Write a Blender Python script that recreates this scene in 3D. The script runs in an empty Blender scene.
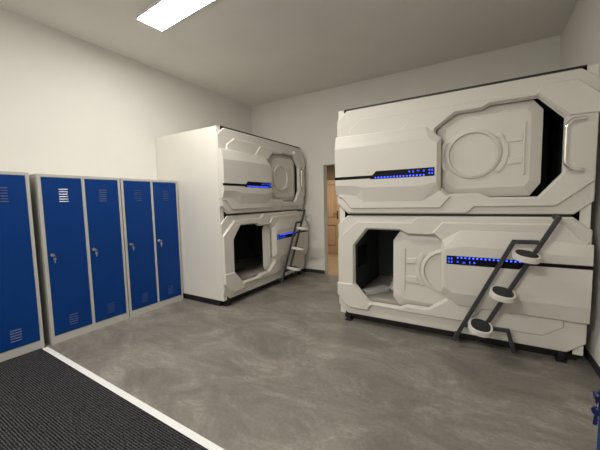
import bpy, bmesh, math, random
from mathutils import Vector, Matrix
random.seed(4)
sc = bpy.context.scene
COL = sc.collection
PI = math.pi

# ------------------------------------------------------------------ materials
def mat(name, col, rough=.5, metal=0., bump=0., bscale=200., vary=0., vscale=6., emit=None, estr=0., spec=.5):
    m = bpy.data.materials.new(name); m.use_nodes = True
    nt = m.node_tree; b = nt.nodes['Principled BSDF']
    b.inputs['Base Color'].default_value = (*col, 1)
    b.inputs['Roughness'].default_value = rough
    b.inputs['Metallic'].default_value = metal
    b.inputs['Specular IOR Level'].default_value = spec
    tc = nt.nodes.new('ShaderNodeTexCoord')
    if vary:
        n = nt.nodes.new('ShaderNodeTexNoise'); n.inputs['Scale'].default_value = vscale; n.inputs['Detail'].default_value = 5
        nt.links.new(tc.outputs['Object'], n.inputs['Vector'])
        r = nt.nodes.new('ShaderNodeValToRGB')
        r.color_ramp.elements[0].position = .3; r.color_ramp.elements[1].position = .7
        r.color_ramp.elements[0].color = (*[c * (1 - vary) for c in col], 1)
        r.color_ramp.elements[1].color = (*[min(1, c * (1 + vary)) for c in col], 1)
        nt.links.new(n.outputs['Fac'], r.inputs['Fac']); nt.links.new(r.outputs['Color'], b.inputs['Base Color'])
    if bump:
        n = nt.nodes.new('ShaderNodeTexNoise'); n.inputs['Scale'].default_value = bscale; n.inputs['Detail'].default_value = 3
        nt.links.new(tc.outputs['Object'], n.inputs['Vector'])
        bp = nt.nodes.new('ShaderNodeBump'); bp.inputs['Strength'].default_value = bump; bp.inputs['Distance'].default_value = .002
        nt.links.new(n.outputs['Fac'], bp.inputs['Height']); nt.links.new(bp.outputs['Normal'], b.inputs['Normal'])
    if emit:
        b.inputs['Emission Color'].default_value = (*emit, 1); b.inputs['Emission Strength'].default_value = estr
    return m

M = {}
M['wall'] = mat('wall_paint', (.765, .75, .71), .85, bump=.25, bscale=260, vary=.015, vscale=3)
M['ceil'] = mat('ceiling_paint', (.80, .775, .73), .9, bump=.2, bscale=220, vary=.02, vscale=2)
M['base'] = mat('baseboard_vinyl', (.035, .035, .037), .55, vary=.1)
M['pod'] = mat('white_moulded_plastic', (.67, .648, .60), .42, vary=.012, vscale=4)
M['podside'] = mat('white_side_panel', (.74, .725, .665), .45, vary=.012, vscale=3)
M['black'] = mat('black_trim', (.012, .012, .014), .45, vary=.1)
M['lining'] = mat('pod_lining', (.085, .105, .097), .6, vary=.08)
M['display'] = mat('black_display_glass', (.004, .004, .007), .5, spec=.15, vary=.1)
M['led'] = mat('blue_led', (.02, .04, .6), .4, emit=(.03, .07, 1.), estr=4.)
M['leddim'] = mat('dim_blue_icon', (.02, .04, .4), .4, emit=(.03, .10, 1.), estr=1.6)
M['chrome'] = mat('chrome', (.78, .76, .73), .14, 1., vary=.02)
M['rail'] = mat('charcoal_powder_coat', (.038, .038, .042), .5, bump=.15, bscale=400, vary=.06)
M['grip'] = mat('black_rubber_tread', (.02, .02, .022), .8, bump=.8, bscale=350, vary=.1)
M['step'] = mat('white_step_plastic', (.70, .68, .64), .45, vary=.012)
M['lockgrey'] = mat('light_grey_sheet_steel', (.46, .455, .43), .5, vary=.02, vscale=8)
M['lockblue'] = mat('blue_sheet_steel', (.0001, .034, .185), .5, spec=.2, bump=.04, bscale=500, vary=.03, vscale=5)
M['vent'] = mat('glossy_blue_louvres', (.002, .035, .175), .3, vary=.03, spec=.7)
M['steel'] = mat('nickel_lock', (.62, .61, .59), .28, 1., vary=.03)
M['keyblue'] = mat('dark_blue_key_plastic', (.005, .012, .075), .4, vary=.05)
M['mattress'] = mat('beige_grey_fabric', (.42, .39, .35), .9, bump=.5, bscale=300, vary=.04)
M['linen'] = mat('white_bed_linen', (.70, .69, .67), .9, bump=.5, bscale=90, vary=.02)
M['darklinen'] = mat('dark_grey_blanket', (.05, .05, .052), .95, bump=.5, bscale=120, vary=.08)
M['screen'] = mat('black_screen', (.006, .006, .007), .2, vary=.1)
M['alu'] = mat('pale_threshold_metal', (.80, .80, .80), .5, vary=.03, vscale=30)
M['diffuser'] = mat('lit_diffuser', (.9, .9, .88), .5, emit=(1., .955, .88), estr=40.)
M['lampframe'] = mat('white_lamp_frame', (.75, .74, .72), .5, vary=.01)
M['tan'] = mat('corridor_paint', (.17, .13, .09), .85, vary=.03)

def wood(name, c1, c2, rough=.5, sc_=(22, 22, 1.2)):
    m = bpy.data.materials.new(name); m.use_nodes = True
    nt = m.node_tree; b = nt.nodes['Principled BSDF']; b.inputs['Roughness'].default_value = rough
    tc = nt.nodes.new('ShaderNodeTexCoord'); mp = nt.nodes.new('ShaderNodeMapping'); mp.inputs['Scale'].default_value = sc_
    n = nt.nodes.new('ShaderNodeTexNoise'); n.inputs['Scale'].default_value = 1.5; n.inputs['Detail'].default_value = 6; n.inputs['Distortion'].default_value = .6
    r = nt.nodes.new('ShaderNodeValToRGB'); r.color_ramp.elements[0].color = (*c1, 1); r.color_ramp.elements[1].color = (*c2, 1)
    r.color_ramp.elements[0].position = .3; r.color_ramp.elements[1].position = .7
    L = nt.links.new
    L(tc.outputs['Object'], mp.inputs['Vector']); L(mp.outputs['Vector'], n.inputs['Vector']); L(n.outputs['Fac'], r.inputs['Fac']); L(r.outputs['Color'], b.inputs['Base Color'])
    return m
M['pine'] = wood('pine_wood', (.36, .235, .135), (.48, .33, .20))
M['parquet'] = wood('corridor_wood_floor', (.33, .235, .14), (.46, .34, .215), .4, (3, 14, 3))

def floor_mat():
    m = bpy.data.materials.new('concrete_look_vinyl'); m.use_nodes = True
    nt = m.node_tree; b = nt.nodes['Principled BSDF']; L = nt.links.new; N = nt.nodes.new
    tc = N('ShaderNodeTexCoord')
    mp = N('ShaderNodeMapping'); mp.inputs['Rotation'].default_value = (0, 0, math.radians(12)); mp.inputs['Scale'].default_value = (.8, 1.5, 1)
    L(tc.outputs['Object'], mp.inputs['Vector'])
    n1 = N('ShaderNodeTexNoise'); n1.inputs['Scale'].default_value = 1.7; n1.inputs['Detail'].default_value = 12; n1.inputs['Roughness'].default_value = .72; n1.inputs['Distortion'].default_value = .7
    n2 = N('ShaderNodeTexNoise'); n2.inputs['Scale'].default_value = 2.6; n2.inputs['Detail'].default_value = 12; n2.inputs['Roughness'].default_value = .75; n2.inputs['Distortion'].default_value = .8
    n3 = N('ShaderNodeTexNoise'); n3.inputs['Scale'].default_value = 40; n3.inputs['Detail'].default_value = 6
    for n in (n1, n2): L(mp.outputs['Vector'], n.inputs['Vector'])
    L(tc.outputs['Object'], n3.inputs['Vector'])
    r1 = N('ShaderNodeValToRGB'); e = r1.color_ramp.elements
    e[0].position = .30; e[0].color = (.13, .119, .103, 1); e[1].position = .72; e[1].color = (.285, .266, .232, 1)
    x = e.new(.5); x.color = (.205, .191, .167, 1)
    L(n1.outputs['Fac'], r1.inputs['Fac'])
    # pale ridges left by the trowel: a narrow band of the warped noise
    r2 = N('ShaderNodeValToRGB'); f = r2.color_ramp.elements
    f[0].position = .485; f[0].color = (0, 0, 0, 1); f[1].position = .565; f[1].color = (0, 0, 0, 1)
    y = f.new(.52); y.color = (1, 1, 1, 1)
    L(n2.outputs['Fac'], r2.inputs['Fac'])
    # only where the large pattern is pale
    r3 = N('ShaderNodeValToRGB'); g = r3.color_ramp.elements; g[0].position = .47; g[0].color = (0, 0, 0, 1); g[1].position = .62; g[1].color = (.6, .6, .6, 1)
    L(n1.outputs['Fac'], r3.inputs['Fac'])
    mu = N('ShaderNodeMath'); mu.operation = 'MULTIPLY'; L(r2.outputs['Color'], mu.inputs[0]); L(r3.outputs['Color'], mu.inputs[1])
    mx = N('ShaderNodeMixRGB'); mx.inputs['Color2'].default_value = (.40, .372, .325, 1)
    L(mu.outputs[0], mx.inputs['Fac']); L(r1.outputs['Color'], mx.inputs['Color1'])
    mx2 = N('ShaderNodeMixRGB'); mx2.blend_type = 'OVERLAY'; mx2.inputs['Fac'].default_value = .25
    L(mx.outputs['Color'], mx2.inputs['Color1']); L(n3.outputs['Fac'], mx2.inputs['Color2'])
    L(mx2.outputs['Color'], b.inputs['Base Color'])
    b.inputs['Roughness'].default_value = .5; b.inputs['Specular IOR Level'].default_value = .35
    bp = N('ShaderNodeBump'); bp.inputs['Strength'].default_value = .15; bp.inputs['Distance'].default_value = .003
    L(n2.outputs['Fac'], bp.inputs['Height']); L(bp.outputs['Normal'], b.inputs['Normal'])
    return m
M['floor'] = floor_mat()

def matting():
    m = bpy.data.materials.new('ribbed_charcoal_matting'); m.use_nodes = True
    nt = m.node_tree; b = nt.nodes['Principled BSDF']; L = nt.links.new; N = nt.nodes.new
    tc = N('ShaderNodeTexCoord')
    w = N('ShaderNodeTexWave'); w.wave_type = 'BANDS'; w.bands_direction = 'Y'; w.inputs['Scale'].default_value = 21; w.inputs['Distortion'].default_value = 2.5; w.inputs['Detail Scale'].default_value = 3
    n = N('ShaderNodeTexNoise'); n.inputs['Scale'].default_value = 75; n.inputs['Detail'].default_value = 3
    L(tc.outputs['Object'], w.inputs['Vector']); L(tc.outputs['Object'], n.inputs['Vector'])
    ad = N('ShaderNodeMath'); ad.operation = 'MULTIPLY'; L(w.outputs['Fac'], ad.inputs[0]); L(n.outputs['Fac'], ad.inputs[1])
    r = N('ShaderNodeValToRGB'); r.color_ramp.elements[0].position = .1; r.color_ramp.elements[1].position = .5
    r.color_ramp.elements[0].color = (.008, .008, .009, 1); r.color_ramp.elements[1].color = (.075, .075, .082, 1)
    L(ad.outputs[0], r.inputs['Fac']); L(r.outputs['Color'], b.inputs['Base Color'])
    b.inputs['Roughness'].default_value = .95; b.inputs['Specular IOR Level'].default_value = .1
    bp = N('ShaderNodeBump'); bp.inputs['Strength'].default_value = .8; bp.inputs['Distance'].default_value = .004
    L(ad.outputs[0], bp.inputs['Height']); L(bp.outputs['Normal'], b.inputs['Normal'])
    return m
M['mat'] = matting()

# ------------------------------------------------------------------ mesh helpers
def area2(p): return sum(p[i][0] * p[(i + 1) % len(p)][1] - p[(i + 1) % len(p)][0] * p[i][1] for i in range(len(p)))
def inset(p, b):
    """shift a polygon's edges b inwards (negative: outwards)"""
    s = 1 if area2(p) > 0 else -1
    q = []
    for i in range(len(p)):
        a, c, d = Vector(p[i - 1]), Vector(p[i]), Vector(p[(i + 1) % len(p)])
        e1 = (c - a).normalized(); e2 = (d - c).normalized()
        n1 = Vector((-e1.y, e1.x)) * s; n2 = Vector((-e2.y, e2.x)) * s
        k = 1 + n1.dot(n2)
        q.append(tuple(c + (n1 + n2) * (b / max(k, .35))))
    return q

class MB:
    def __init__(self, fn=None): self.bm = bmesh.new(); self.fn = fn or (lambda x, y, z: (x, y, z))
    def v(self, x, y, z): return self.bm.verts.new(self.fn(x, y, z))
    def face(self, vs):
        try: return self.bm.faces.new(vs)
        except ValueError: return None
    def box(self, x0, x1, y0, y1, z0, z1, b=0.):
        t = bmesh.new(); bmesh.ops.create_cube(t, size=1)
        for q in t.verts: q.co = ((x0 + x1) / 2 + q.co.x * (x1 - x0), (y0 + y1) / 2 + q.co.y * (y1 - y0), (z0 + z1) / 2 + q.co.z * (z1 - z0))
        if b: bmesh.ops.bevel(t, geom=t.edges[:], offset=b, segments=2, profile=.7, affect='EDGES')
        self.merge(t); return self
    def merge(self, t):
        mp = {}
        for q in t.verts: mp[q.index if False else q] = self.v(*q.co)
        for f in t.faces:
            g = self.face([mp[q] for q in f.verts])
            if g: g.smooth = f.smooth
        t.free()
    def loopset(self, loops, close=True, smooth=False):
        """skin consecutive closed loops of 3-D points; returns the vertex loops"""
        vl = [[self.v(*p) for p in l] for l in loops]
        for a, c in zip(vl, vl[1:]):
            n = len(a)
            for i in range(n):
                f = self.face([a[i], a[(i + 1) % n], c[(i + 1) % n], c[i]])
                if f: f.smooth = smooth
        return vl
    def cap(self, *loops):
        es = []
        for l in loops:
            n = len(l)
            for i in range(n):
                e = self.bm.edges.get((l[i], l[(i + 1) % n])) or self.bm.edges.new((l[i], l[(i + 1) % n]))
                es.append(e)
        if len(loops) == 1: self.face(loops[0])
        else: bmesh.ops.triangle_fill(self.bm, edges=es, use_beauty=True, use_dissolve=False)
    def prism(self, poly, d0, d1, bw=.006, bd=None, hole=None, hb=None):
        """polygon in the front plane (u, v), from depth d0 out to d1, edges chamfered at the front; outward is -y"""
        bd = bw if bd is None else bd
        fr = lambda p, d: [(x, -d, z) for x, z in p]
        ol = self.loopset([fr(poly, d0), fr(poly, d1 - bd), fr(inset(poly, bw), d1)])
        if hole:
            hb = bw if hb is None else hb
            hl = self.loopset([fr(hole, d0), fr(hole, d1 - bd), fr(inset(hole, -hb), d1)])
            self.cap(ol[0], hl[0]); self.cap(ol[-1], hl[-1])
        else:
            self.cap(ol[0]); self.cap(ol[-1])
        return self
    def tube(self, pts, r, seg=12, square=False, smooth=True):
        pts = [Vector(p) for p in pts]; loops = []
        prev = None
        for i, p in enumerate(pts):
            if i == 0: t = pts[1] - p
            elif i == len(pts) - 1: t = p - pts[i - 1]
            else: t = (p - pts[i - 1]).normalized() + (pts[i + 1] - p).normalized()
            t.normalize()
            if square: side = Vector((0, 1, 0)); 
            elif prev is None: side = t.orthogonal().normalized()
            else: side = (prev - t * prev.dot(t)).normalized()
            if square: side = (side - t * side.dot(t)).normalized()
            prev = side; o = t.cross(side)
            k = 1.
            if 0 < i < len(pts) - 1: k = 1 / max(.5, t.dot((pts[i + 1] - p).normalized()))
            if square:
                hw, hd = r
                loops.append([tuple(p + o * (sx * hw * k) + side * (sy * hd)) for sx, sy in ((1, .75), (.75, 1), (-.75, 1), (-1, .75), (-1, -.75), (-.75, -1), (.75, -1), (1, -.75))])
            else:
                loops.append([tuple(p + side * (math.cos(a) * r) + o * (math.sin(a) * r)) for a in [2 * PI * j / seg for j in range(seg)]])
        vl = self.loopset(loops, smooth=smooth and not square)
        self.cap(vl[0]); self.cap(vl[-1]); return self
    def build(self, name, m, parent=None, label=None):
        bmesh.ops.remove_doubles(self.bm, verts=self.bm.verts[:], dist=1e-6)
        bmesh.ops.recalc_face_normals(self.bm, faces=self.bm.faces[:])
        me = bpy.data.meshes.new(name); self.bm.to_mesh(me); self.bm.free()
        me.materials.append(M[m] if isinstance(m, str) else m)
        o = bpy.data.objects.new(name, me); COL.objects.link(o)
        if parent: o.parent = parent
        if label: o['label'] = label
        return o

def tag(o, label, cat, group=None):
    o['label'] = label; o['category'] = cat
    if group: o['group'] = group
    return o
def empty(name, loc, rz=0):
    o = bpy.data.objects.new(name, None); COL.objects.link(o); o.location = loc; o.rotation_euler = (0, 0, rz); o.empty_display_size = .1
    return o
def struct(o): o['kind'] = 'structure'; return o
def copy_tree(o, parent=None):
    c = o.copy(); COL.objects.link(c)
    if parent: c.parent = parent
    for ch in list(o.children): copy_tree(ch, c)
    return c
def bend(pts, r, n=5):
    """round the corners of a polyline"""
    P_ = [Vector(p) for p in pts]; out = [P_[0]]
    for i in range(1, len(P_) - 1):
        a = P_[i] + (P_[i - 1] - P_[i]).normalized() * r; c = P_[i] + (P_[i + 1] - P_[i]).normalized() * r
        for k in range(n + 1):
            t = k / n; out.append(a * (1 - t) ** 2 + P_[i] * (2 * t * (1 - t)) + c * t * t)
    out.append(P_[-1]); return out

# ------------------------------------------------------------------ room
XL, XR, YF, YB, H = -4.36, .87, -2.6, 5.306, 3.555
DX0, DX1, DZ = -2.615, -1.72, 2.148       # doorway in the back wall
YC = 7.42                                  # far end of the corridor
def sbox(name, m, *b): return struct(MB().box(*b).build(name, m))
sbox('floor', 'floor', XL, XR, YF, YB + .01, -.1, 0)
sbox('ceiling', 'ceil', XL - .15, XR + .15, YF - .15, YB + .15, H, H + .1)
sbox('wall_left', 'wall', XL - .15, XL, YF, YB + .15, -.1, H)
sbox('wall_right', 'wall', XR, XR + .15, YF, YB + .15, -.1, H)
sbox('wall_front', 'wall', XL - .15, XR + .15, YF - .15, YF, -.1, H)
w = MB()
w.box(XL, DX0, YB, YB + .15, -.1, H); w.box(DX1, XR, YB, YB + .15, -.1, H); w.box(DX0, DX1, YB, YB + .15, DZ, H)
struct(w.build('wall_back', 'wall'))
# corridor behind the doorway
sbox('floor_corridor', 'parquet', -4.4, -1.3, YB + .01, YC + .15, -.1, .002)
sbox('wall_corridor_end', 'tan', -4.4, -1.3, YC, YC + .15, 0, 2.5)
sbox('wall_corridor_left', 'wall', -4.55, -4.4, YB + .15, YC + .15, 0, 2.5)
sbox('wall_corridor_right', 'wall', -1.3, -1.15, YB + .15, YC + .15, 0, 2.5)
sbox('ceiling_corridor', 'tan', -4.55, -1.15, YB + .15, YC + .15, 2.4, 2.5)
# baseboards
def base(name, *b): return struct(MB().box(*b, b=.003).build(name, 'base'))
base('baseboard_back', XL, DX0 - .002, YB - .012, YB, 0, .07)
base('baseboard_back_right', DX1 + .002, XR, YB - .012, YB, 0, .07)
base('baseboard_right', XR - .012, XR, YF, YB - .012, 0, .07)
base('baseboard_left', XL, XL + .012, YF, YB - .012, 0, .07)
# pine door at the end of the corridor
d = MB(); DL, DR = -4.05, -3.17
d.box(DL, DR, YC - .03, YC - .004, .01, 2.0)
door = struct(d.build('door_1', 'pine'))
d = MB()
for (a, b_) in ((DL, DL + .1), ((DL + DR) / 2 - .055, (DL + DR) / 2 + .055), (DR - .1, DR)): d.box(a, b_, YC - .058, YC - .028, .01, 2.0, b=.004)
for (a, b_) in ((.01, .22), (.80, .98), (1.88, 2.0)): d.box(DL, DR, YC - .0575, YC - .028, a, b_, b=.004)
d.build('door_frame_rails', 'pine', door)
for (a, b_) in ((DL + .1, (DL + DR) / 2 - .055), ((DL + DR) / 2 + .055, DR - .1)):
    for (z0, z1) in ((.22, .80), (.98, 1.88)):
        MB().box(a + .035, b_ - .035, YC - .05, YC - .028, z0 + .035, z1 - .035, b=.011).build('door_panel', 'pine', door)
hd = MB(); hd.box(DR - .075, DR - .04, YC - .066, YC - .056, .96, 1.18, b=.003)
hd.tube(bend([(DR - .057, YC - .05, 1.10), (DR - .057, YC - .10, 1.10), (DR - .18, YC - .10, 1.10)], .02), .009)
hd.build('door_handle', 'black', door)
t = MB(); t.box(DL - .08, DL - .005, YC - .02, YC, 0, 2.09); t.box(DR + .005, DR + .08, YC - .02, YC, 0, 2.09); t.box(DL - .08, DR + .08, YC - .021, YC, 2.01, 2.09)
struct(t.build('trim_1', 'tan'))
# threshold strip
YM = 1.19
t = MB()
t.box(XL + .52, .86, -.05, 0, 0, .004, b=.0015)
for k in range(3): t.box(XL + .52, .86, -.043 + k * .015, -.037 + k * .015, .003, .0065)
SL = -.0174                                 # the mat edge is laid a degree off square
for q in t.bm.verts: q.co.y += YM + SL * (q.co.x + 1.3)
struct(t.build('trim_2', 'alu'))

# entrance matting
m = MB(); m.box(XL + .02, .85, -2.3, YM - .051, 0, .006, b=.002)
for q in m.bm.verts:
    if q.co.y > 0: q.co.y += SL * (q.co.x + 1.3)
tag(m.build('entrance_mat', 'mat'), 'dark charcoal ribbed mat covering the floor in the near left corner', 'mat')

# ------------------------------------------------------------------ ceiling light
lt = empty('ceiling_light', (-2.50, 2.195, H), math.radians(-3.5))
MB().box(-.79, .79, -.155, .155, -.045, 0, b=.004).build('frame', 'lampframe', lt)
MB().box(-.778, .778, -.143, .143, -.05, -.044).build('diffuser', 'diffuser', lt, 'glowing white diffuser')
tag(lt, 'glowing rectangular light panel on the grey ceiling', 'ceiling light')

# ------------------------------------------------------------------ lockers (local: x along the front, front at y=0 facing -y, z up)
LW, LD, LH = .82, .5, 1.8
def make_locker(label, group='blue two door lockers', keys=True, p=.03, lockz=.955, lockm='steel'):
    root = empty('locker', (0, 0, 0))
    tag(root, label, 'locker', group)
    b = MB()
    b.box(0, p, 0, LD, 0, LH, b=.002); b.box(LW - p, LW, 0, LD, 0, LH, b=.002)
    b.box(p, LW - p, .0, LD, LH - .03, LH, b=.002); b.box(p, LW - p, 0, LD, 0, .085, b=.002)
    b.box(LW / 2 - .017, LW / 2 + .017, 0, LD, .085, LH - .03, b=.002)
    b.box(p, LW - p, LD - .015, LD, .085, LH - .03)
    b.box(p, LW - p, .03, LD, 1.45, 1.465)
    b.build('cabinet_body', 'lockgrey', root)
    for x0, x1 in ((p + .002, LW / 2 - .019), (LW / 2 + .019, LW - p - .002)):
        d = MB(); d.box(x0, x1, -.006, .016, .089, LH - .034, b=.003)
        dr = d.build('door', 'lockblue', root)
        xc = (x0 + x1) / 2
        for z0, n in ((1.51, 6), (.155, 5)):
            v = MB()
            for k in range(n):   # pressed louvres
                z = z0 + k * .026
                fr = [(xc - .043, z), (xc + .043, z), (xc + .043, z + .012), (xc - .043, z + .012)]
                l0 = [(x, -.005, zz) for x, zz in fr]
                l1 = [(xc - .041, -.0135, z + .0005), (xc + .041, -.0135, z + .0005), (xc + .041, -.0065, z + .011), (xc - .041, -.0065, z + .011)]
                vl = v.loopset([l0, l1]); v.cap(vl[0]); v.cap(vl[1])
            v.build('vent', 'vent', dr)
        k = MB(); lx = x0 + .035
        k.tube([(lx, -.005, lockz), (lx, -.014, lockz)], .017, 16); k.tube([(lx, -.012, lockz), (lx, -.026, lockz)], .011, 16)
        k.build('lock', lockm, dr, 'round nickel lock' if lockm == 'steel' else 'dark blue lock')
        if keys:
            k = MB()
            k.box(lx - .0015, lx + .0015, -.052, -.024, lockz - .006, lockz + .006)
            k.tube([(lx - .0016, -.058, lockz), (lx + .0016, -.058, lockz)], .013, 14)
            # second key hanging from the ring
            k.tube([(lx + .012 * math.cos(a), -.062, lockz - .014 + .012 * math.sin(a)) for a in [2 * PI * j / 14 for j in range(15)]], .0014, 6)
            k.tube([(lx + .002, -.0635, lockz - .04), (lx + .002, -.0605, lockz - .04)], .013, 14)
            k.box(lx - .003, lx + .007, -.0632, -.0608, lockz - .08, lockz - .05)
            k.build('key', 'steel', dr, 'steel key with a spare hanging from its ring')
    return root
XF = -3.856
l2 = make_locker('blue two-door locker between the leftmost locker and the one by the bunk')
l2.location = (XF, 1.276, 0); l2.rotation_euler.z = PI / 2
l3 = copy_tree(l2); l3.location = (XF, 2.106, 0); l3['label'] = 'blue two-door locker against the white side of the far bunk'
l1 = copy_tree(l2); l1.location = (XF, .393, .006); l1['label'] = 'leftmost blue locker, cut off by the photo, standing on the dark mat'
LX4 = .302
l4 = make_locker('blue locker edge at the lower right, with a blue key in its lock', keys=False, p=.005, lockz=.925, lockm='keyblue')
l4.location = (LX4, 1.095, .006); l4.rotation_euler.z = -PI / 2
# its keys: one in the lock, one on the ring
def key_mesh(blade_len):
    h = MB()
    c = [(.0135 * math.cos(a) * (1.0 if math.sin(a) > -.3 else .85), .0135 * math.sin(a) * 1.1) for a in [2 * PI * j / 20 for j in range(20)]]
    hole = [(.0035 * math.cos(a), .0075 + .0035 * math.sin(a)) for a in [2 * PI * j / 12 for j in range(12)]]
    h.prism(c, -.003, .003, .001, hole=hole)
    return h
kx, ky, kz = LX4 - .006, 1.095 - .007 - .035, .925
k1 = empty('key', (kx - .008, ky - .001, kz - .012)); k1.scale = (.72, .8, .72); k1.rotation_euler = (0, 0, math.radians(-14))
h = key_mesh(0); h.build('head', 'keyblue', k1)
MB().box(.010, .036, -.0012, .0012, -.004, .004).build('blade', 'steel', k1)
tag(k1, 'dark blue headed key stuck in the lock of the right-hand locker', 'key', 'blue locker keys')
k2 = empty('key', (kx - .014, ky - .003, kz - .036)); k2.scale = (.86, .86, .86); k2.rotation_euler = (0, math.radians(4), math.radians(-14))
h = key_mesh(0); h.build('head', 'keyblue', k2)
b = MB(); b.box(-.0045, .0045, -.0014, .0014, -.046, -.012); b.box(-.0045, .007, -.0014, .0014, -.03, -.026); b.box(-.0045, .0062, -.0014, .0014, -.04, -.036)
b.build('blade', 'keyblue', k2)
r = MB(); r.tube([(.0, -.012 * 0 + .008 * math.cos(a), .018 + .012 * math.sin(a)) for a in [2 * PI * j / 16 for j in range(17)]], .0011, 6)
r.build('ring', 'steel', k2)
tag(k2, 'dark blue key dangling below the key in the right-hand locker lock', 'key', 'blue locker keys')

# ------------------------------------------------------------------ capsule bunks
# local frame: x = u along the front, outward = -y, z up; the lower front is the upper one turned half a turn
W, HM = 2.08, 1.292
UP = lambda x, y, z: (x, y, HM + z)
LO = lambda x, y, z: (W - x, y, HM - z)
WIN = [(1.80, .166), (1.955, .36), (1.955, .81), (1.775, 1.005), (1.43, 1.008), (1.365, .974), (1.15, .974), (.98, .85), (.98, .33), (1.10, .212), (1.365, .21), (1.44, .168)]
OUT = [(.040, .012), (2.045, .012), (2.165, .12), (2.165, 1.085), (2.05, 1.186), (.035, 1.186), (-.085, 1.085), (-.085, .12)]
REG_B = [(1.265, .018), (1.325, .08), (1.92, .08), (2.16, .285), (2.16, .955), (2.105, 1.015), (2.017, 1.098), (1.797, 1.098), (1.75, 1.042), (1.42, 1.052), (.80, 1.052), (.66, .90), (.66, .40), (-.08, .40), (-.08, .13), (.05, .018)]
REG_L = [(.067, .45), (.84, .45), (.84, 1.046), (.74, 1.066), (.21, 1.072), (.067, .967)]
REG_A = [(-.06, .45), (-.06, .205), (-.01, .19), (.093, .07), (1.03, .07), (1.128, .185), (1.09, .196), (.962, .322), (.962, .45)]
REG_C = [(2.168, .815), (2.168, .955), (2.105, 1.018), (2.017, 1.101), (1.797, 1.101), (1.757, 1.034), (1.783, 1.020), (1.968, .828), (1.974, .815)]
BUL = [(-.088, .235), (.149, .207), (.243, .137), (.861, .132), (1.03, .24), (1.03, .755), (.885, .885), (-.088, .894)]
BULF = [(-.080, .335), (.155, .325), (.25, .30), (.85, .292), (.998, .33), (.998, .705), (.92, .765), (-.080, .755)]

def octo(c, rx, rz, n=28, p=2.6):
    q = []
    for j in range(n):
        a = 2 * PI * j / n; ca, sa = math.cos(a), math.sin(a)
        q.append((c[0] + rx * math.copysign(abs(ca) ** (2 / p), ca), c[1] + rz * math.copysign(abs(sa) ** (2 / p), sa)))
    return q
def arc_band(c, r0, r1, a0, a1, n=12):
    A = [math.radians(a0 + (a1 - a0) * j / n) for j in range(n + 1)]
    return [(c[0] + r1 * math.cos(a), c[1] + r1 * math.sin(a)) for a in A] + [(c[0] + r0 * math.cos(a), c[1] + r0 * math.sin(a)) for a in reversed(A)]

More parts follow.
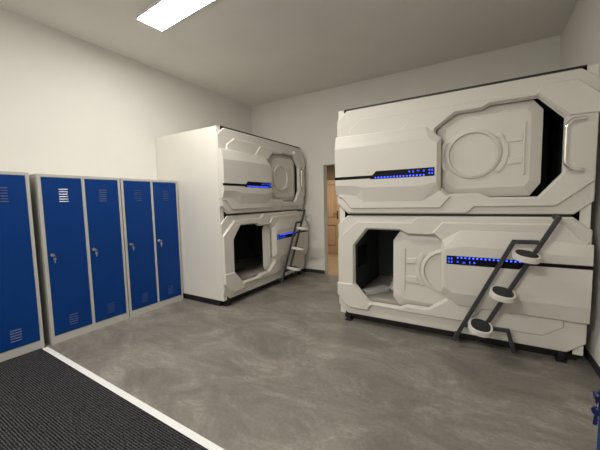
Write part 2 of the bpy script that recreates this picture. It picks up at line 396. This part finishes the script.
def make_deck(root, fn, edge, which):
    """one deck's front; edge = u of the sliding door's free edge"""
    f = MB(fn); f.prism(OUT, .010, .030, .008, hole=WIN, hb=.006)
    fp = f.build('front_panel', 'pod', root)
    f = MB(fn); f.prism(REG_B,   .025, .060, .009, .014, hole=inset(WIN, -.010), hb=.008); f.build('window_surround', 'pod', fp)
    f = MB(fn); f.prism(REG_L, .025, .046, .008, .012); f.build('raised_plate', 'pod', fp)
    f = MB(fn); f.prism(REG_A, .05, .080, .010, .014); f.build('raised_plate', 'pod', fp)
    f = MB(fn); f.prism(REG_C, .04, .074, .008, .012); f.build('raised_plate', 'pod', fp)
    # black backing frame that shows in the seams
    f = MB(fn)
    f.box(-.002, W + .002, -.012, -.001, .0, .07); f.box(-.002, W + .002, -.012, -.001, 1.13, 1.210 if which == 'upper' else 1.197)
    f.box(-.002, .05, -.012, -.001, .0, 1.197); f.box(W - .05, W + .002, -.012, -.001, .0, 1.197)
    f.build('seam_trim', 'black', root)
    # bulging side cover with a folded face
    f = MB(fn)
    fr = lambda p, d: [(x, -d, z) for x, z in p]
    vl = f.loopset([fr(BUL, .03), fr(BUL, .074), fr(inset(BUL, .005), .079), fr(BULF, .110), fr(inset(BULF, .003), .111)])
    f.cap(vl[0]); f.cap(vl[-1])
    f.build('side_cover', 'pod', root)
    # display strip
    f = MB(fn)
    f.prism([(-.084, .401), (.33, .401), (.345, .391), (.98, .391), (.98, .475), (.40, .475), (.358, .433), (-.084, .433)], .09, .1135, .001)
    ds = f.build('display_strip', 'display', root)
    for k in range(16):
        u = .395 + k * .0325
        f = MB(fn); f.box(u - .0065, u + .0065, -.1155, -.113, .399, .412); f.build('indicator_light', 'led', ds)
    f = MB(fn)
    for r in range(2):
        for k in range(2):
            x, z = .925 + k * .026, .407 + r * .032
            f.box(x, x + .018, -.1153, -.113, z + .006, z + .010); f.box(x, x + .018, -.1153, -.113, z + .014, z + .018)
            f.box(x + .007, x + .011, -.1153, -.113, z, z + .022)
    f.build('clock_readout', 'leddim', ds)
    for j, u in enumerate((.73, .78, .83, .87)):
        f = MB(fn)
        if j == 0:
            vl = f.loopset([[(u, -.113, .447), (u + .02, -.113, .458), (u + .02, -.113, .436)], [(u, -.1153, .447), (u + .02, -.1153, .458), (u + .02, -.1153, .436)]]); f.cap(vl[0]); f.cap(vl[1])
        elif j == 1:
            f.box(u - .004, u + .004, -.1153, -.113, .434, .454); f.box(u - .003, u + .003, -.1153, -.113, .456, .462)
        elif j == 2:
            for q, rr in enumerate((.008, .015, .022)): f.prism(arc_band((u, .438), rr - .003, rr, 45, 135, 6), .113, .1153, .0005)
        else:
            f.prism(octo((u + .012, .447), .009, .009, 12, 2), .113, .1153, .0005, hole=octo((u + .012, .447), .005, .005, 12, 2))
        f.build('display_icon', 'leddim', ds)
    # sliding door
    E = edge
    D = [(E, .285), (E, .915), (E - .075, 1.012), (E - .62, 1.02), (E - .84, .90), (E - .84, .30), (E - .70, .17), (E - .075, .175)]
    f = MB(fn); ZD = .006; f.prism(D, -.034, ZD, .085, .030)
    dr = f.build('sliding_door', 'pod', root)
    c = (E - .525, .58)
    f = MB(fn); ang = [2 * PI * j / 48 for j in range(48)]
    prof = [(r_, ZD + .022 + q_) for r_, q_ in ((.234, -.024), (.228, -.006), (.206, .0), (.200, .0), (.196, -.014), (.196, -.024))]
    vl = [[f.v(c[0] + r_ * math.cos(a), -d_, c[1] + r_ * math.sin(a)) for a in ang] for r_, d_ in prof]
    for i in range(len(vl)):
        a_, b_ = vl[i], vl[(i + 1) % len(vl)]
        for j in range(48): f.face([a_[j], a_[(j + 1) % 48], b_[(j + 1) % 48], b_[j]])
    f.build('door_ring', 'pod', dr)
    f = MB(fn); f.prism(octo(c, .195, .195, 40, 2), ZD - .004, ZD + .0015, .004); f.build('door_disc', 'pod', dr)
    for pol in (arc_band(c, .245, .285, -42, 38), arc_band(c, .245, .285, 150, 212),
                [(c[0] + .265, .66), (c[0] + .385, .66), (c[0] + .385, .735), (c[0] + .225, .735)],
                [(c[0] + .27, .46), (c[0] + .385, .47), (c[0] + .385, .525), (c[0] + .28, .52)],
                [(c[0] + .39, .36), (c[0] + .405, .36), (c[0] + .405, .82), (c[0] + .39, .82)]):
        f = MB(fn); f.prism(pol, ZD - .002, ZD + .011, .004); f.build('door_relief', 'pod', dr)
    # lining of the sleeping space
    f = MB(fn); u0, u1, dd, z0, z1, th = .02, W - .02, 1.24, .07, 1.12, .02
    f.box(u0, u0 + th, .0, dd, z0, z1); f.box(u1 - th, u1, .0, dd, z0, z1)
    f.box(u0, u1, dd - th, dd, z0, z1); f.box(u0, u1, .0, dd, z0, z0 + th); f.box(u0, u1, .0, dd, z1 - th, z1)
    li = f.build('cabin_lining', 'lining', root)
    return li

def make_bunk(label, e_up, e_lo):
    root = empty('capsule_bunk', (0, 0, 0)); tag(root, label, 'capsule bed', 'double-deck capsule bunks')
    b = MB(); D = 1.32; a0, a1 = -.075, W + .075
    b.box(a0, -.004, -.004, D, .09, 2.492, b=.004); b.box(W + .004, a1, -.004, D, .09, 2.492, b=.004)
    b.box(a0 + .03, a1 - .03, .012, D - .002, 2.44, 2.4905); b.box(a0 + .03, a1 - .03, .012, D - .002, .0925, .15); b.box(a0 + .03, a1 - .03, .012, D - .002, 1.25, 1.335); b.box(a0 + .03, a1 - .03, D - .06, D - .003, .1, 2.48)
    b.build('body_shell', 'podside', root)
    make_deck(root, UP, e_up, 'upper'); li = make_deck(root, LO, e_lo, 'lower')
    s = MB(); s.box(.06, .075 - .05, .35, .85, .62, 1.0) if False else s.box(.04, .06, .30, .62, .60, .86, b=.004)
    s.build('wall_screen', 'screen', li)
    p = MB(); p.box(a0 + .02, a1 - .02, .09, D - .01, .0, .095); p.build('base_plinth', 'black', root)
    for u in (.0, W - .09):
        f = MB(); f.box(u, u + .05, .0, .07, .012, .1, b=.004); f.box(u - .012, u + .062, -.012, .082, 0, .014, b=.003)
        f.build('foot', 'black', root)
    f = MB(); f.box(.02, W - .02, .02, .05, .062, .0935); f.build('base_rail', 'black', root)
    # chrome grab handle beside the upper opening
    g = MB(UP)
    g.tube(bend([(2.072, -.05, .782), (2.068, -.11, .782), (1.990, -.115, .778), (1.955, -.115, .730), (1.955, -.115, .430), (1.990, -.115, .382), (2.068, -.11, .375), (2.072, -.05, .375)], .022, 6), .0145, 12)
    g.build('grab_handle', 'chrome', root)
    # ladder
    dz = lambda z: -(.125 + .05 * z)          # the ladder leans a little away from the front towards its top
    P3 = lambda u, z: (u, dz(z), z)
    la = MB()
    la.tube([P3(1.178, .065), P3(1.628, 1.072), P3(1.80, 1.074)], (.0175, .014), square=True)
    ld = la.build('ladder', 'rail', root)
    la = MB(); la.tube([P3(1.925, 1.292), P3(1.43, .25)], (.0175, .014), square=True)
    la.build('rail', 'rail', ld)
    la = MB(); la.tube([P3(1.262, .238), P3(1.612, .255), P3(1.662, .06)], (.0165, .014), square=True); la.build('rail', 'rail', ld)
    for u, z in ((1.919, 1.28), (1.195, .105), (1.650, .105)):
        la = MB(); la.box(u - .016, u + .016, dz(z), .03, z - .014, z + .014, b=.003)
        la.build('mounting_bracket', 'rail', ld)
    def tilt(mb, u, z):                    # the treads dip outwards and with the slope of the rails
        R_ = Matrix.Rotation(math.radians(6), 3, 'X') @ Matrix.Rotation(math.radians(8), 3, 'Y'); o_ = Vector((u, -.235, z - .02))
        for q in mb.bm.verts: q.co = o_ + R_ @ (q.co - o_)
    for u, z in ((1.713, .985), (1.557, .638), (1.397, .306)):
        s = MB(); cl = [(x, y) for x, y in octo((u, -.240), .096, .134, 32, 2.4)]
        lp = lambda p, zz: [(x, y, zz) for x, y in p]
        vl = s.loopset([lp(inset(cl, .006), z - .05), lp(cl, z - .043), lp(cl, z - .004), lp(inset(cl, .004), z), lp(inset(cl, .016), z), lp(inset(cl, .017), z - .006)], smooth=False)
        s.cap(vl[0]); s.cap(vl[-1]); tilt(s, u, z)
        st = s.build('step', 'step', ld, 'white rounded step')
        s = MB(); cl2 = inset(cl, .018); vl = s.loopset([lp(cl2, z - .007), lp(cl2, z - .001), lp(inset(cl2, .002), z)]); s.cap(vl[0]); s.cap(vl[-1]); tilt(s, u, z)
        s.build('tread', 'grip', st, 'black grip tread')
    return root

E0, YCAP = -1.363, 3.344
bunk_r = make_bunk('white double-deck capsule bunk nearest the right wall, facing the viewer', 1.822, 1.525)
bunk_r.location = (E0, YCAP, 0)
bunk_l = make_bunk('white double-deck capsule bunk standing beside the blue lockers, in the far left corner', 1.925, 1.195)
bunk_l.location = (-3.034, 3.025, 0); bunk_l.rotation_euler.z = PI / 2

# bedding in the two open lower cabins
def soft(fn_pts, sub=2):
    pass
def bed(origin, rz, label):
    o = MB(); o.box(.06, W - .06, .08, 1.2, .0, .10, b=.03)
    ob = o.build('mattress', 'mattress'); ob.location = origin + Vector((0, 0, .197)); ob.rotation_euler.z = rz
    tag(ob, label, 'mattress', 'capsule mattresses'); return ob
def pillow(name, m, size, bulge=.5):
    bm = bmesh.new(); bmesh.ops.create_grid(bm, x_segments=14, y_segments=10, size=1)
    vs = bm.verts[:]; lo = {}
    for v_ in vs:
        x, y = v_.co.x, v_.co.y
        t = max(0, (1 - x ** 4) * (1 - y ** 4)) ** bulge
        k = 1 - .06 * (1 - t)
        wob = .12 * math.sin(5 * x + 2 * y) * t
        v_.co = (x * size[0] / 2 * (1 - .05 * (1 - abs(y)) * 0), y * size[1] / 2, size[2] * .5 * t * (1 + wob))
        lo[v_] = bm.verts.new((v_.co.x, v_.co.y, -size[2] * .5 * t))
    for f_ in bm.faces[:]:
        f_.smooth = True
        g = bm.faces.new([lo[v_] for v_ in reversed(f_.verts)]); g.smooth = True
    bmesh.ops.remove_doubles(bm, verts=bm.verts[:], dist=1e-4); bmesh.ops.recalc_face_normals(bm, faces=bm.faces[:])
    me = bpy.data.meshes.new(name); bm.to_mesh(me); bm.free(); me.materials.append(M[m])
    o = bpy.data.objects.new(name, me); COL.objects.link(o); return o
OR = Vector((E0, YCAP, 0)); OL = Vector((-3.034, 3.025, 0))
bed(OR, 0, 'pale mattress inside the open lower cabin of the right bunk')
bed(OL, PI / 2, 'pale mattress inside the open lower cabin of the far left bunk')
pl = pillow('pillow', 'linen', (.42, .62, .15)); pl.location = OR + Vector((.60, .62, .374)); pl.rotation_euler = (0, 0, math.radians(8))
tag(pl, 'white pillow lying in the open lower cabin of the right bunk', 'pillow')
tw = MB(); tw.box(-.05, .05, -.19, .19, 0, .035, b=.014); tw.box(-.046, .05, -.188, .188, .033, .062, b=.013)
tw = tw.build('folded_towel', 'linen'); tw.location = OR + Vector((.27, .30, .298)); tw.rotation_euler.z = math.radians(-32)
tag(tw, 'folded white towel on the mattress in front of the pillow', 'towel')
bl = pillow('blanket', 'darklinen', (.5, .55, .16), .35); bl.location = OL + Matrix.Rotation(PI / 2, 3, 'Z') @ Vector((.62, .62, .380)); bl.rotation_euler.z = PI / 2
tag(bl, 'dark bundled blanket inside the open lower cabin of the far left bunk', 'blanket')

# ------------------------------------------------------------------ light
wd = bpy.data.worlds.new('World'); sc.world = wd; wd.use_nodes = True
wd.node_tree.nodes['Background'].inputs['Color'].default_value = (.0, .0, .0, 1)
def area(name, loc, size, sy, power, col, rot=(0, 0, 0)):
    l = bpy.data.lights.new(name, 'AREA'); l.shape = 'RECTANGLE'; l.size = size; l.size_y = sy; l.energy = power; l.color = col
    o = bpy.data.objects.new(name, l); COL.objects.link(o); o.location = loc; o.rotation_euler = rot; return o
# unseen warm light, added to brighten the corridor; it has no fitting
area('corridor_fill', (-3.0, 6.3, 2.38), .6, .3, 28, (1., .90, .74))
# fill light added behind the viewer under the ceiling, without a fitting
area('entrance_fill', (-1.6, -1.5, H - .02), 1.2, .3, 138, (1., .955, .88))

# ------------------------------------------------------------------ camera
cam = bpy.data.cameras.new('camera'); co = bpy.data.objects.new('camera', cam); COL.objects.link(co); sc.camera = co
cam.sensor_fit = 'HORIZONTAL'; cam.sensor_width = 36; cam.lens = 300 * 36 / 600; cam.clip_start = .02
yaw, pitch, roll = math.radians(30.864), math.radians(4.607), math.radians(-1.265)
F = Vector((-math.sin(yaw) * math.cos(pitch), math.cos(yaw) * math.cos(pitch), -math.sin(pitch)))
Rt = Vector((math.cos(yaw), math.sin(yaw), 0)); Up = Rt.cross(F)
R2 = Rt * math.cos(roll) + Up * math.sin(roll); U2 = -Rt * math.sin(roll) + Up * math.cos(roll)
co.matrix_world = Matrix(((R2.x, U2.x, -F.x, 0), (R2.y, U2.y, -F.y, 0), (R2.z, U2.z, -F.z, 1.466), (0, 0, 0, 1)))
vs = sc.view_settings
vs.view_transform = 'Standard'; vs.look = 'None'; vs.gamma = 1; vs.use_curve_mapping = False; vs.exposure = 0.
